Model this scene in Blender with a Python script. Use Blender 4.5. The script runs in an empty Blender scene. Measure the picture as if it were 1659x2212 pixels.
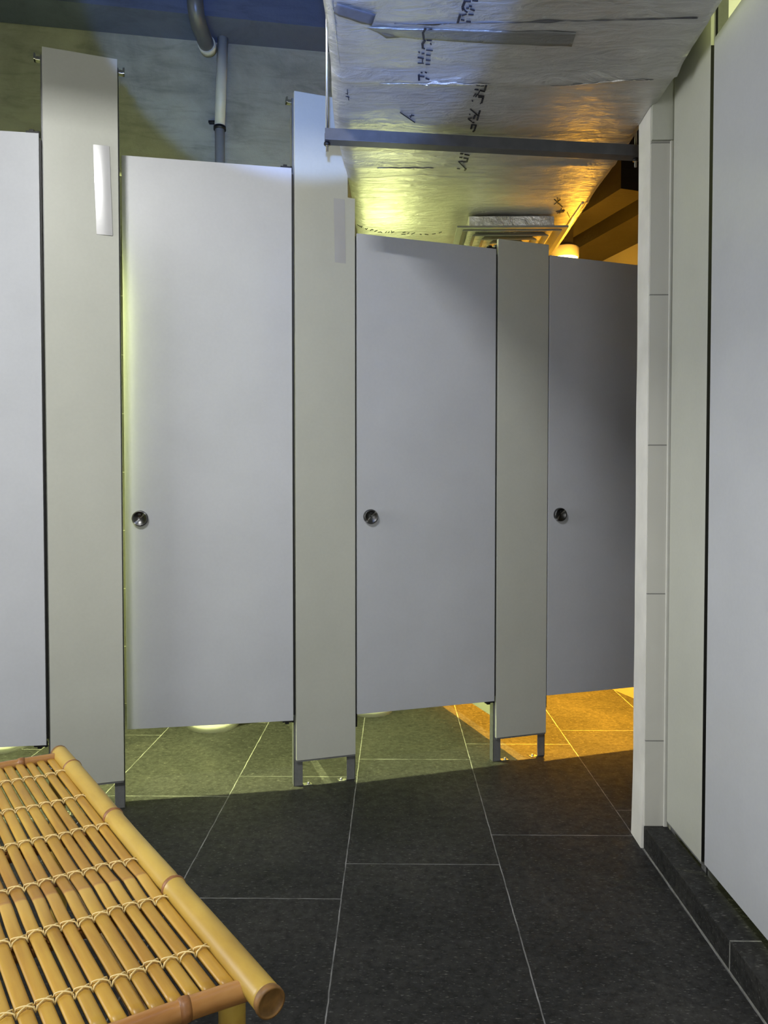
import bpy, bmesh, math, random
from math import sin, cos, pi, radians, hypot
from mathutils import Vector, Matrix, noise
random.seed(7)
S = bpy.context.scene
COL = S.collection

# ------------------------------------------------------------------ helpers
def link(o, parent=None):
    COL.objects.link(o)
    if parent is not None:
        o.parent = parent
    return o

def thing(name, label, cat, loc=(0, 0, 0), rotz=0.0, group=None):
    o = bpy.data.objects.new(name, None)
    o.empty_display_size = 0.1
    o.location = loc
    o.rotation_euler = (0, 0, rotz)
    o['label'] = label
    o['category'] = cat
    if group:
        o['group'] = group
    return link(o)

def tag(o, label, cat, group=None):
    o['label'] = label
    o['category'] = cat
    if group:
        o['group'] = group
    return o

class MB:
    def __init__(self):
        self.bm = bmesh.new()
    def box(self, lo, hi, bev=0.0, mat=None):
        (x0, y0, z0), (x1, y1, z1) = lo, hi
        vs = [self.bm.verts.new(c) for c in
              [(x0, y0, z0), (x1, y0, z0), (x1, y1, z0), (x0, y1, z0),
               (x0, y0, z1), (x1, y0, z1), (x1, y1, z1), (x0, y1, z1)]]
        fs = [self.bm.faces.new([vs[i] for i in f]) for f in
              [(3, 2, 1, 0), (4, 5, 6, 7), (0, 1, 5, 4), (1, 2, 6, 5), (2, 3, 7, 6), (3, 0, 4, 7)]]
        if mat is not None:
            bmesh.ops.transform(self.bm, matrix=mat, verts=vs)
        if bev > 0:
            es = list({e for f in fs for e in f.edges})
            bmesh.ops.bevel(self.bm, geom=es, offset=bev, segments=2, affect='EDGES', profile=0.5)
        return self
    def prism(self, poly, d0, d1, axis='y', bev=0.0):
        """polygon extruded; axis y: poly in (x,z); axis z: poly in (x,y); axis x: poly in (y,z)"""
        def pt(a, b, d):
            return {'y': (a, d, b), 'z': (a, b, d), 'x': (d, a, b)}[axis]
        A = [self.bm.verts.new(pt(a, b, d0)) for a, b in poly]
        B = [self.bm.verts.new(pt(a, b, d1)) for a, b in poly]
        n = len(poly)
        fs = [self.bm.faces.new(A), self.bm.faces.new(B[::-1])]
        for i in range(n):
            j = (i + 1) % n
            fs.append(self.bm.faces.new([A[j], A[i], B[i], B[j]]))
        if bev > 0:
            es = list({e for f in fs for e in f.edges})
            bmesh.ops.bevel(self.bm, geom=es, offset=bev, segments=2, affect='EDGES', profile=0.5)
        return self
    def tube(self, pts, rad, seg=12, cap=True):
        pts = [Vector(p) for p in pts]
        if not isinstance(rad, (list, tuple)):
            rad = [rad] * len(pts)
        rings = []
        up = None
        for i, p in enumerate(pts):
            t = (pts[min(i + 1, len(pts) - 1)] - pts[max(i - 1, 0)])
            if t.length < 1e-9:
                t = Vector((0, 0, 1))
            t.normalize()
            if up is None:
                up = Vector((0, 0, 1)) if abs(t.z) < 0.9 else Vector((1, 0, 0))
            a = t.cross(up)
            a.normalize()
            b = a.cross(t)
            up = b
            rings.append([self.bm.verts.new(p + (a * cos(2 * pi * k / seg) + b * sin(2 * pi * k / seg)) * rad[i])
                          for k in range(seg)])
        for i in range(len(rings) - 1):
            for k in range(seg):
                k2 = (k + 1) % seg
                f = self.bm.faces.new([rings[i][k], rings[i][k2], rings[i + 1][k2], rings[i + 1][k]])
                f.smooth = True
        if cap:
            self.bm.faces.new(rings[0][::-1])
            self.bm.faces.new(rings[-1])
        return self
    def lathe(self, prof, seg=32, mat=None):
        """profile of (r, z) about local z"""
        rings = []
        new = []
        for r, z in prof:
            if r < 1e-6:
                v = [self.bm.verts.new((0, 0, z))]
            else:
                v = [self.bm.verts.new((r * cos(2 * pi * k / seg), r * sin(2 * pi * k / seg), z)) for k in range(seg)]
            rings.append(v)
            new += v
        for a, b in zip(rings, rings[1:]):
            for k in range(seg):
                k2 = (k + 1) % seg
                if len(a) == 1 and len(b) == 1:
                    continue
                if len(a) == 1:
                    f = self.bm.faces.new([a[0], b[k], b[k2]])
                elif len(b) == 1:
                    f = self.bm.faces.new([a[k], a[k2], b[0]])
                else:
                    f = self.bm.faces.new([a[k], a[k2], b[k2], b[k]])
                f.smooth = True
        if mat is not None:
            bmesh.ops.transform(self.bm, matrix=mat, verts=new)
        return self
    def loft(self, rings, smooth=True, cap=True):
        R = [[self.bm.verts.new(p) for p in r] for r in rings]
        n = len(R[0])
        for a, b in zip(R, R[1:]):
            for k in range(n):
                k2 = (k + 1) % n
                f = self.bm.faces.new([a[k], a[k2], b[k2], b[k]])
                f.smooth = smooth
        if cap:
            self.bm.faces.new(R[0][::-1])
            self.bm.faces.new(R[-1])
        return self
    def build(self, name, mat, parent=None, smooth=None):
        bmesh.ops.recalc_face_normals(self.bm, faces=self.bm.faces[:])
        me = bpy.data.meshes.new(name)
        self.bm.to_mesh(me)
        self.bm.free()
        me.materials.append(mat)
        if smooth is not None:
            for p in me.polygons:
                p.use_smooth = smooth
        return link(bpy.data.objects.new(name, me), parent)

def struct(o):
    o['kind'] = 'structure'
    return o

# ------------------------------------------------------------------ materials
class NT:
    def __init__(self, name):
        self.m = bpy.data.materials.new(name)
        self.m.use_nodes = True
        self.t = self.m.node_tree
        self.b = self.t.nodes['Principled BSDF']
    def n(self, typ, **kw):
        x = self.t.nodes.new(typ)
        for k, v in kw.items():
            setattr(x, k, v)
        return x
    def l(self, a, b):
        self.t.links.new(a, b)
    def co(self, kind='Object', scale=(1, 1, 1), rot=(0, 0, 0)):
        tc = self.n('ShaderNodeTexCoord')
        mp = self.n('ShaderNodeMapping')
        mp.inputs['Scale'].default_value = scale
        mp.inputs['Rotation'].default_value = rot
        self.l(tc.outputs[kind], mp.inputs['Vector'])
        return mp.outputs['Vector']
    def noise(self, vec, scale, detail=4, rough=0.55, dist=0.0):
        x = self.n('ShaderNodeTexNoise')
        x.inputs['Scale'].default_value = scale
        x.inputs['Detail'].default_value = detail
        x.inputs['Roughness'].default_value = rough
        x.inputs['Distortion'].default_value = dist
        self.l(vec, x.inputs['Vector'])
        return x.outputs['Fac']
    def ramp(self, fac, stops):
        r = self.n('ShaderNodeValToRGB')
        els = r.color_ramp.elements
        while len(els) < len(stops):
            els.new(0.5)
        for e, (p, c) in zip(els, stops):
            e.position = p
            e.color = (c[0], c[1], c[2], 1) if isinstance(c, (tuple, list)) else (c, c, c, 1)
        self.l(fac, r.inputs['Fac'])
        return r.outputs['Color']
    def math(self, op, a, b=None, c=None):
        x = self.n('ShaderNodeMath', operation=op)
        for i, v in enumerate((a, b, c)):
            if v is None:
                continue
            if isinstance(v, (int, float)):
                x.inputs[i].default_value = v
            else:
                self.l(v, x.inputs[i])
        return x.outputs[0]
    def mix(self, fac, a, b, mode='MIX'):
        x = self.n('ShaderNodeMix', data_type='RGBA', blend_type=mode)
        for i, v in ((0, fac), (6, a), (7, b)):
            if isinstance(v, (int, float)):
                x.inputs[i].default_value = v
            elif isinstance(v, (tuple, list)):
                x.inputs[i].default_value = (v[0], v[1], v[2], 1)
            else:
                self.l(v, x.inputs[i])
        return x.outputs[2]
    def bump(self, h, strength, dist=0.01):
        x = self.n('ShaderNodeBump')
        x.inputs['Strength'].default_value = strength
        x.inputs['Distance'].default_value = dist
        self.l(h, x.inputs['Height'])
        self.l(x.outputs['Normal'], self.b.inputs['Normal'])
    def set(self, col=None, rough=None, metal=None, emit=None, estr=None, spec=None):
        b = self.b
        if col is not None:
            if isinstance(col, (tuple, list)):
                b.inputs['Base Color'].default_value = (col[0], col[1], col[2], 1)
            else:
                self.l(col, b.inputs['Base Color'])
        if rough is not None:
            if isinstance(rough, (int, float)):
                b.inputs['Roughness'].default_value = rough
            else:
                self.l(rough, b.inputs['Roughness'])
        if metal is not None:
            b.inputs['Metallic'].default_value = metal
        if emit is not None:
            b.inputs['Emission Color'].default_value = (*emit, 1)
            b.inputs['Emission Strength'].default_value = estr
        if spec is not None:
            b.inputs['Specular IOR Level'].default_value = spec
        return self.m

def laminate(name, col, rough=0.45, spec=0.4):
    t = NT(name)
    v = t.co()
    f = t.noise(v, 3.0, 5, 0.6)
    c = t.ramp(f, [(0.3, [x * 0.94 for x in col]), (0.7, [min(1, x * 1.04) for x in col])])
    g = t.noise(v, 90.0, 3)
    c = t.mix(0.015, c, t.ramp(g, [(0.4, 0.2), (0.6, 0.9)]), 'OVERLAY')
    t.bump(t.noise(v, 260.0, 2), 0.015, 0.001)
    return t.set(c, rough, spec=spec)

def plain(name, col, rough=0.5, metal=0.0, nscale=20.0, var=0.12, bump=0.0):
    t = NT(name)
    v = t.co()
    f = t.noise(v, nscale, 4)
    c = t.ramp(f, [(0.3, [x * (1 - var) for x in col]), (0.7, [min(1, x * (1 + var)) for x in col])])
    if bump:
        t.bump(f, bump, 0.004)
    return t.set(c, rough, metal)

def concrete(name, col, var=0.3):
    t = NT(name)
    v = t.co()
    f = t.noise(v, 1.6, 8, 0.62, 0.4)
    c = t.ramp(f, [(0.3, [x * (1 - var) for x in col]), (0.52, col), (0.75, [x * (1 + var * 0.6) for x in col])])
    vs = t.co(scale=(1.0, 1.0, 5.0))
    g = t.noise(vs, 3.0, 6, 0.7, 0.8)
    c = t.mix(0.35, c, t.ramp(g, [(0.32, 0.15), (0.5, 0.5), (0.75, 0.62)]), 'OVERLAY')
    h = t.noise(v, 30.0, 6, 0.7)
    t.bump(h, 0.35, 0.01)
    return t.set(c, 0.85)

M = {}
M['door'] = laminate('door_laminate', (0.50, 0.517, 0.548), 0.36)
M['panel'] = laminate('panel_laminate', (0.50, 0.51, 0.45), 0.42)
M['divider'] = laminate('divider_laminate', (0.55, 0.55, 0.48), 0.45)
M['alu'] = plain('dark_aluminium', (0.19, 0.195, 0.195), 0.45, 0.25, 60, 0.08)
M['channel'] = plain('grey_painted_channel', (0.075, 0.078, 0.085), 0.5, 0.2, 25, 0.15)
M['steel'] = plain('bright_steel', (0.6, 0.6, 0.57), 0.28, 1.0, 40, 0.06)
M['black'] = plain('black_metal', (0.015, 0.015, 0.015), 0.45, 0.4, 30, 0.2)
M['concrete'] = concrete('bare_concrete', (0.27, 0.275, 0.25), 0.45)
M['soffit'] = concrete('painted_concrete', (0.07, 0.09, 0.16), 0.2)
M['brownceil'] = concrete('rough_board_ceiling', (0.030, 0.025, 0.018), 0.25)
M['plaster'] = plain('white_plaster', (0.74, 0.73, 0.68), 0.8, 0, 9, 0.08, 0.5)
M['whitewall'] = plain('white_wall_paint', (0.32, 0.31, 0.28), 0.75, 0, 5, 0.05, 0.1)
M['trim'] = plain('white_tile_trim', (0.6, 0.6, 0.54), 0.4, 0, 12, 0.05)
M['ceramic'] = plain('white_ceramic', (0.78, 0.78, 0.74), 0.12, 0, 4, 0.02)
M['pvc'] = plain('grey_plastic_pipe', (0.42, 0.43, 0.40), 0.4, 0, 8, 0.1)
M['darkpipe'] = plain('dark_painted_pipe', (0.08, 0.085, 0.10), 0.35, 0.1, 8, 0.1)
M['diffuser'] = plain('grey_diffuser_paint', (0.22, 0.22, 0.215), 0.5, 0.1, 30, 0.06)
M['lampbody'] = plain('white_lamp_plastic', (0.75, 0.72, 0.65), 0.4, 0, 20, 0.03)
M['ink'] = plain('black_ink', (0.012, 0.012, 0.02), 0.5, 0, 60, 0.3)
M['patch'] = plain('grey_cloth_tape', (0.10, 0.105, 0.125), 0.55, 0.0, 60, 0.12)
M['reed'] = plain('pale_reed_binding', (0.80, 0.62, 0.28), 0.5, 0, 50, 0.12)

# turned knob, anisotropic highlight wedges put into the colour
t = NT('turned_steel')
v = t.co()
sx = t.n('ShaderNodeSeparateXYZ'); t.l(v, sx.inputs[0])
ang = t.math('ARCTAN2', sx.outputs['X'], sx.outputs['Z'])
glint = t.math('SINE', t.math('MULTIPLY', ang, 2.0))
M['knob'] = t.set(t.ramp(glint, [(0.0, 0.10), (0.92, 0.12), (1.0, 0.55)]), 0.32, 1.0)

def emitter(name, col, s):
    t = NT(name)
    return t.set((0.8, 0.8, 0.8), 0.5, emit=col, estr=s)
M['lamp_orange'] = emitter('glowing_amber_diffuser', (1.0, 0.80, 0.35), 9.0)
M['lamp_yellow'] = emitter('glowing_yellow_diffuser', (1.0, 0.95, 0.55), 10.0)
M['lamp_white'] = emitter('glowing_white_diffuser', (0.95, 0.97, 1.0), 10.0)
M['lamp_blue'] = emitter('glowing_blue_lens', (0.35, 0.45, 1.0), 8.0)

# slate floor tiles in a stepped bond
TX, TY0, TW, TL, TS = -0.142, 2.16, 0.4545, 0.857, 0.19
def slate(name, grout):
    t = NT(name)
    v = t.co()
    s = t.n('ShaderNodeSeparateXYZ'); t.l(v, s.inputs[0])
    f = t.noise(v, 2.2, 6, 0.6, 0.5)
    c = t.ramp(f, [(0.30, (0.015, 0.0155, 0.0155)), (0.5, (0.025, 0.0255, 0.025)), (0.72, (0.040, 0.039, 0.036))])
    fl = t.noise(v, 48.0, 6, 0.7)
    c = t.mix(0.55, c, t.ramp(fl, [(0.36, 0.10), (0.5, 0.47), (0.66, 0.80)]), 'OVERLAY')
    vs = t.co(scale=(0.55, 1.6, 1))
    sp = t.noise(vs, 130.0, 3, 0.6)
    c = t.mix(t.ramp(sp, [(0.60, 0.0), (0.70, 0.6)]), c, (0.17, 0.165, 0.155))
    rough = t.ramp(t.noise(v, 25.0, 5), [(0.3, 0.55), (0.7, 0.75)])
    h = t.math('ADD', fl, t.math('MULTIPLY', t.noise(v, 9.0, 5), 0.8))
    if grout:
        wx = t.math('MULTIPLY', t.math('SUBTRACT', t.noise(v, 18.0, 3), 0.5), 0.004)
        u = t.math('DIVIDE', t.math('SUBTRACT', t.math('ADD', s.outputs['X'], wx), TX), TW)
        i = t.math('FLOOR', u)
        fu = t.math('SUBTRACT', u, i)
        w = t.math('DIVIDE', t.math('SUBTRACT', t.math('ADD', s.outputs['Y'], wx),
                                    t.math('ADD', TY0, t.math('MULTIPLY', i, TS))), TL)
        fw = t.math('FRACT', t.math('ADD', w, 20.0))
        du = t.math('MULTIPLY', t.math('MINIMUM', fu, t.math('SUBTRACT', 1.0, fu)), TW)
        dw = t.math('MULTIPLY', t.math('MINIMUM', fw, t.math('SUBTRACT', 1.0, fw)), TL)
        g = t.math('LESS_THAN', t.math('MINIMUM', du, dw), 0.0016)
        # every slab its own slight tone
        wn = t.n('ShaderNodeTexWhiteNoise', noise_dimensions='2D')
        cb = t.n('ShaderNodeCombineXYZ')
        t.l(i, cb.inputs[0]); t.l(t.math('FLOOR', w), cb.inputs[1])
        t.l(cb.outputs[0], wn.inputs['Vector'])
        c = t.mix(0.14, c, t.ramp(wn.outputs['Value'], [(0, 0.25), (1, 0.7)]), 'OVERLAY')
        gc = t.ramp(t.noise(v, 14.0, 3), [(0.35, 0.10), (0.65, 0.26)])
        c = t.mix(g, c, gc)
        h = t.math('SUBTRACT', h, t.math('MULTIPLY', g, 1.0))
    t.bump(h, 0.22, 0.004)
    return t.set(c, rough, spec=0.18)
M['slate'] = slate('slate_tiles', True)
M['slate_kerb'] = slate('slate_kerb_stone', False)
M['grout'] = plain('pale_grout', (0.22, 0.22, 0.20), 0.9, 0, 60, 0.3)

# wall tiles (light stone)
def walltile(name, col, zstep, z0, gcol):
    t = NT(name)
    v = t.co()
    s = t.n('ShaderNodeSeparateXYZ'); t.l(v, s.inputs[0])
    f = t.noise(v, 2.5, 6, 0.6, 0.8)
    c = t.ramp(f, [(0.35, [x * 0.93 for x in col]), (0.65, col)])
    k = t.math('DIVIDE', t.math('SUBTRACT', s.outputs['Z'], z0), zstep)
    fr = t.math('FRACT', t.math('ADD', k, 50.0))
    wn = t.n('ShaderNodeTexWhiteNoise', noise_dimensions='1D')
    t.l(t.math('FLOOR', k), wn.inputs['W'])
    c = t.mix(0.10, c, t.ramp(wn.outputs['Value'], [(0, 0.3), (1, 0.65)]), 'OVERLAY')
    d = t.math('MULTIPLY', t.math('MINIMUM', fr, t.math('SUBTRACT', 1.0, fr)), zstep)
    g = t.math('LESS_THAN', d, 0.0018)
    c = t.mix(g, c, gcol)
    t.bump(t.math('SUBTRACT', 1.0, g), 0.4, 0.003)
    return t.set(c, 0.45)
M['walltile'] = walltile('pale_stone_wall_tile', (0.52, 0.515, 0.465), 0.4525, 0.336, (0.20, 0.20, 0.185))
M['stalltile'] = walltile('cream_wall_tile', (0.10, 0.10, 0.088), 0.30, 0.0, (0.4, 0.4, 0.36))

# foil
def foil(name, col, rough, bumpk):
    t = NT(name)
    v = t.co()
    vs = t.co(scale=(1.0, 3.2, 1.0))
    a = t.noise(vs, 9.0, 7, 0.62, 0.9)
    b = t.noise(v, 45.0, 5, 0.6, 0.5)
    gx = t.n('ShaderNodeTexVoronoi'); gx.inputs['Scale'].default_value = 22.0
    t.l(vs, gx.inputs['Vector'])
    h = t.math('ADD', t.math('MULTIPLY', a, 1.0), t.math('MULTIPLY', b, 0.22))
    h = t.math('ADD', h, t.math('MULTIPLY', gx.outputs['Distance'], 0.15))
    t.bump(h, bumpk, 0.012)
    c = t.ramp(a, [(0.3, [x * 0.8 for x in col]), (0.7, col)])
    r = t.ramp(b, [(0.3, rough - 0.06), (0.7, rough + 0.08)])
    return t.set(c, r, 0.72)
M['foil'] = foil('crinkled_foil', (0.62, 0.62, 0.61), 0.40, 0.75)
M['foiltape'] = foil('foil_tape', (0.30, 0.31, 0.31), 0.33, 0.6)
M['shinyfoil'] = foil('shiny_crumpled_foil', (0.80, 0.79, 0.76), 0.22, 1.0)
M['brighttape'] = foil('shiny_foil_tape', (0.80, 0.78, 0.72), 0.30, 0.3)

# clear tape
t = NT('clear_tape')
t.b.inputs['Coat Weight'].default_value = 0.6
t.b.inputs['Coat Roughness'].default_value = 0.09
v = t.co()
t.bump(t.noise(t.co(scale=(1, 1, 6)), 14.0, 4), 0.05, 0.002)
M['tape'] = t.set(t.ramp(t.noise(v, 12.0, 3), [(0.3, (0.43, 0.43, 0.435)), (0.7, (0.455, 0.455, 0.46))]), 0.25)

# bamboo
def bamboo(name, cols, nodey=None, rough=0.36, stretch=(14, 1.2, 14)):
    t = NT(name)
    v = t.co()
    oi = t.n('ShaderNodeObjectInfo')
    f = t.noise(t.co(scale=stretch), 3.0, 6, 0.6, 0.3)
    c = t.ramp(f, [(0.28, cols[0]), (0.5, cols[1]), (0.75, cols[2])])
    f2 = t.noise(v, 7.0, 4)
    c = t.mix(0.35, c, t.ramp(f2, [(0.3, (0.36, 0.33, 0.3)), (0.7, (0.6, 0.58, 0.52))]), 'OVERLAY')
    c = t.mix(0.30, c, t.ramp(oi.outputs['Random'], [(0.0, (0.34, 0.33, 0.33)), (1.0, (0.60, 0.58, 0.54))]), 'OVERLAY')
    if nodey is not None:
        s = t.n('ShaderNodeSeparateXYZ'); t.l(v, s.inputs[0])
        y0 = t.math('ADD', t.math('MULTIPLY', s.outputs['X'], -0.20), nodey)
        y0 = t.math('ADD', y0, t.math('MULTIPLY', oi.outputs['Random'], 0.008))
        d = t.math('SUBTRACT', s.outputs['Y'], y0)
        far = t.math('MULTIPLY', t.math('GREATER_THAN', d, 0.0), t.math('SMOOTH_MAX', 0.0, t.math('SUBTRACT', 1.0, t.math('MULTIPLY', d, 4.5)), 0.1))
        c = t.mix(t.math('MULTIPLY', far, 0.42), c, (0.27, 0.115, 0.035))
        near = t.math('MULTIPLY', t.math('LESS_THAN', d, 0.0), t.math('SMOOTH_MAX', 0.0, t.math('ADD', 1.0, t.math('MULTIPLY', d, 9.0)), 0.1))
        c = t.mix(t.math('MULTIPLY', near, 0.35), c, (0.66, 0.45, 0.13))
        ring = t.math('LESS_THAN', t.math('ABSOLUTE', d), 0.004)
        c = t.mix(t.math('MULTIPLY', ring, 0.55), c, (0.33, 0.15, 0.05))
    t.bump(f, 0.12, 0.003)
    return t.set(c, rough, spec=0.4)
M['slat'] = bamboo('split_bamboo', [(0.35, 0.180, 0.026), (0.46, 0.268, 0.042), (0.54, 0.350, 0.060)], nodey=0.418)
M['rail'] = bamboo('golden_bamboo_pole', [(0.38, 0.24, 0.045), (0.51, 0.35, 0.070), (0.57, 0.42, 0.10)], stretch=(4, 1, 4))
M['endrail'] = bamboo('brown_bamboo_pole', [(0.26, 0.11, 0.035), (0.38, 0.185, 0.06), (0.48, 0.27, 0.10)], rough=0.24, stretch=(1.5, 6, 6))
M['bnode'] = plain('bamboo_node_scar', (0.24, 0.10, 0.03), 0.5, 0, 70, 0.3)
M['bend'] = plain('cut_bamboo_end', (0.20, 0.10, 0.028), 0.55, 0, 60, 0.35)

# ------------------------------------------------------------------ layout
A = radians(18.836)                      # the stall front stands skewed to the floor tiles
U = Vector((cos(A), sin(A), 0)); V = Vector((-sin(A), cos(A), 0))
P0 = Vector((0, 2.843, 0))
def PW(s, d, z=0.0):
    return P0 + U * s + V * d + Vector((0, 0, z))
TH = 0.013

# ------------------------------------------------------------------ setting
m = MB(); m.box((-3.4, -2.0, -0.08), (3.2, 5.6, 0.0)); struct(m.build('floor', M['slate']))
m = MB(); m.box((-3.4, -2.1, 0.0), (3.2, -2.0, 4.2)); struct(m.build('wall_back', M['plaster']))
m = MB(); m.box((-3.4, -2.0, 0.0), (-3.3, 5.6, 4.2)); struct(m.build('wall_left', M['plaster']))
m = MB(); m.box((3.1, -2.0, 0.0), (3.2, 5.6, 4.2)); struct(m.build('wall_right', M['plaster']))
m = MB(); m.box((-3.4, -2.1, 4.1), (3.2, 5.6, 4.2)); struct(m.build('ceiling', M['soffit']))
# rough concrete wall behind the stalls, and the deep beam along its top
TA = math.atan(0.162)
m = MB(); m.box((-3.6, 0, 0), (3.4, 0.2, 4.15))
o = struct(m.build('wall_front', M['concrete'])); o.location = (0, 4.36, 0); o.rotation_euler = (0, 0, TA)
m = MB(); m.box((-3.6, -0.215, 3.61), (3.4, 0.02, 4.15))
o = struct(m.build('trim_1', M['soffit'])); o.location = (0, 4.36, 0); o.rotation_euler = (0, 0, TA + radians(0.9))
# tiled service wall behind the toilets
m = MB(); m.box((-3.2, 1.35, 0), (1.75, 1.43, 2.3))
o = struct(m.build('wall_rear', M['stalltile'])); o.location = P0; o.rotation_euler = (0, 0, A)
# white side wall closing the last stall
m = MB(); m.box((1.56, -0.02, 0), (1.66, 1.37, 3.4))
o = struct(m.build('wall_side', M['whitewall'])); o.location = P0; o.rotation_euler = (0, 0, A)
# board ceiling with dropped beams above the last stall
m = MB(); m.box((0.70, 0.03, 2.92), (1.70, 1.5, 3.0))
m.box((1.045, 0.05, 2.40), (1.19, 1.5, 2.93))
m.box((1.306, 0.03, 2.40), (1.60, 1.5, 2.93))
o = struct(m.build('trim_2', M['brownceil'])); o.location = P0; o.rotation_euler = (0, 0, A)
# tiled end wall on the right with its rough plastered edge
m = MB()
pts = []
bm = m.bm
NZ = 60
ring = []
for k in range(NZ + 1):
    z = 0.0 + 4.1 * k / NZ
    j = noise.noise(Vector((0.3, 1.7, z * 3))) * 0.003
    fl = 0.008 * max(0, 1 - z / 0.25)
    ring.append((z, j, fl))
rows = []
for z, j, fl in ring:
    rows.append([bm.verts.new(c) for c in [(0.770 + j * 0.3 - fl, 2.268, z), (0.772 + j - fl, 2.378 - fl, z), (3.1, 2.378, z), (3.1, 2.268, z)]])
for a, b in zip(rows, rows[1:]):
    for k in range(4):
        bm.faces.new([a[k], a[(k + 1) % 4], b[(k + 1) % 4], b[k]])
bm.faces.new(rows[0][::-1]); bm.faces.new(rows[-1])
we = struct(m.build('wall_end', M['plaster']))
m = MB(); m.box((0.772, 2.262, 0.072), (0.836, 2.268, 2.150), 0.0); m.build('tile_facing', M['walltile'], we)
m = MB(); m.box((0.772, 2.254, 2.152), (0.836, 2.268, 4.0), 0.0); m.build('boxing_panel', M['panel'], we)
m = MB(); m.box((0.8265, 2.254, 0.072), (0.8385, 2.262, 2.150), 0.002); m.build('corner_strip', M['trim'], we)
# slate kerb under the right hand cubicles
m = MB(); m.box((0.770, -2.0, 0.0), (0.842, 2.267, 0.071), 0.003)
ck = struct(m.build('trim_3', M['slate_kerb']))
m = MB()
for y in (0.82, 1.679):
    m.box((0.7692, y - 0.0016, 0.0), (0.772, y + 0.0016, 0.0712))
    m.box((0.7692, y - 0.0016, 0.0695), (0.8415, y + 0.0016, 0.0716))
m.box((0.768, -2.0, 0.0), (0.7715, 2.26, 0.0025))
m.build('grout_line', M['grout'], ck)
m = MB(); m.box((0.842, -2.0, 0.0), (3.1, 2.267, 0.035)); struct(m.build('trim_4', M['slate_kerb']))

# ------------------------------------------------------------------ cubicle fronts
def leg_mesh(x_out, sgn, ztop, y0=0.0, zb=0.0):
    """L profile behind the panel edge, standing on the floor; x_out = outer edge, sgn = direction inwards"""
    m = MB()
    a, b = sorted((x_out, x_out + sgn * 0.034))
    m.box((a, TH + 0.001 + y0, zb), (b, TH + 0.005 + y0, ztop), 0.0008)
    a, b = sorted((x_out, x_out + sgn * 0.004))
    m.box((a, TH + 0.001 + y0, zb), (b, TH + 0.032 + y0, ztop), 0.0008)
    return m

def bolt_mesh(x, sgn):
    m = MB()
    a, b = sorted((x + sgn * 0.002, x + sgn * 0.034))
    m.box((a, TH - 0.006, 0.0), (b, TH + 0.016, 0.003), 0.0008)
    m.lathe([(0, 0.0085), (0.0045, 0.008), (0.006, 0.003), (0.006, 0)], 12, Matrix.Translation((x + sgn * 0.022, TH + 0.004, 0.0025)))
    return m

def front_panel(name, label, loc, rot, w, ztop, z0=0.10, notch=None, zfloor=0.0, group='fixed panels of the cubicle fronts', brackets=(True, True), leak_top=None, leak_w=0.0048):
    t = thing(name, label, 'panel', loc, rot, group)
    poly = [(0, z0), (w, z0), (w, ztop), (0, ztop)]
    if notch:
        nx, nz = notch
        poly = [(0, z0), (w, z0), (w, nz), (nx, nz), (nx, ztop), (0, ztop)]
    m = MB(); m.prism(poly, 0.0, TH, 'y', 0.0008); m.build('board', M['panel'], t)
    m = MB(); m.box((0.002, 0.0015, z0 - 0.006), (w - 0.002, TH + 0.002, z0)); m.build('shoe_channel', M['alu'], t)
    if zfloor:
        m = MB(); m.box((w, 0.0008, z0 + 0.002), (w + 0.0008, TH, 2.27)); m.build('edge_shade_strip', M['black'], t)  # black strip stands for the shade in the gap beside the door
    ztr = notch[1] if notch else ztop
    for xo, sg, zt, br in ((-0.0075, 1, ztop - 0.02, brackets[0]), (w + 0.003, -1, ztr - 0.02, brackets[1])):
        lg = leg_mesh(xo, sg, zt, 0.0, 0.0355 if zfloor else 0.0).build('leg', M['alu'], t)
        if zfloor == 0.0:
            bolt_mesh(xo + sg * 0.034, sg).build('floor_bracket', M['steel'], lg)
        if br:
            m = MB()
            a, b = sorted((xo, xo - sg * 0.020))
            m.box((a, TH + 0.001, zt - 0.018), (b, TH + 0.022, zt - 0.006), 0.001)
            a, b = sorted((xo - sg * 0.014, xo - sg * 0.020))
            m.box((a, TH - 0.002, zt - 0.018), (b, TH + 0.022, zt + 0.002), 0.001)
            m.build('clip', M['steel'], lg)
    if leak_top:
        m = MB(); m.box((w + 0.0035, TH + 0.0012, 0.20), (w + 0.011, TH + 0.004, leak_top), 0.0006); m.build('light_leak_strip', M['black'], t)  # dark strip added to block light leaking through the latch gap
    return t

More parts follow.
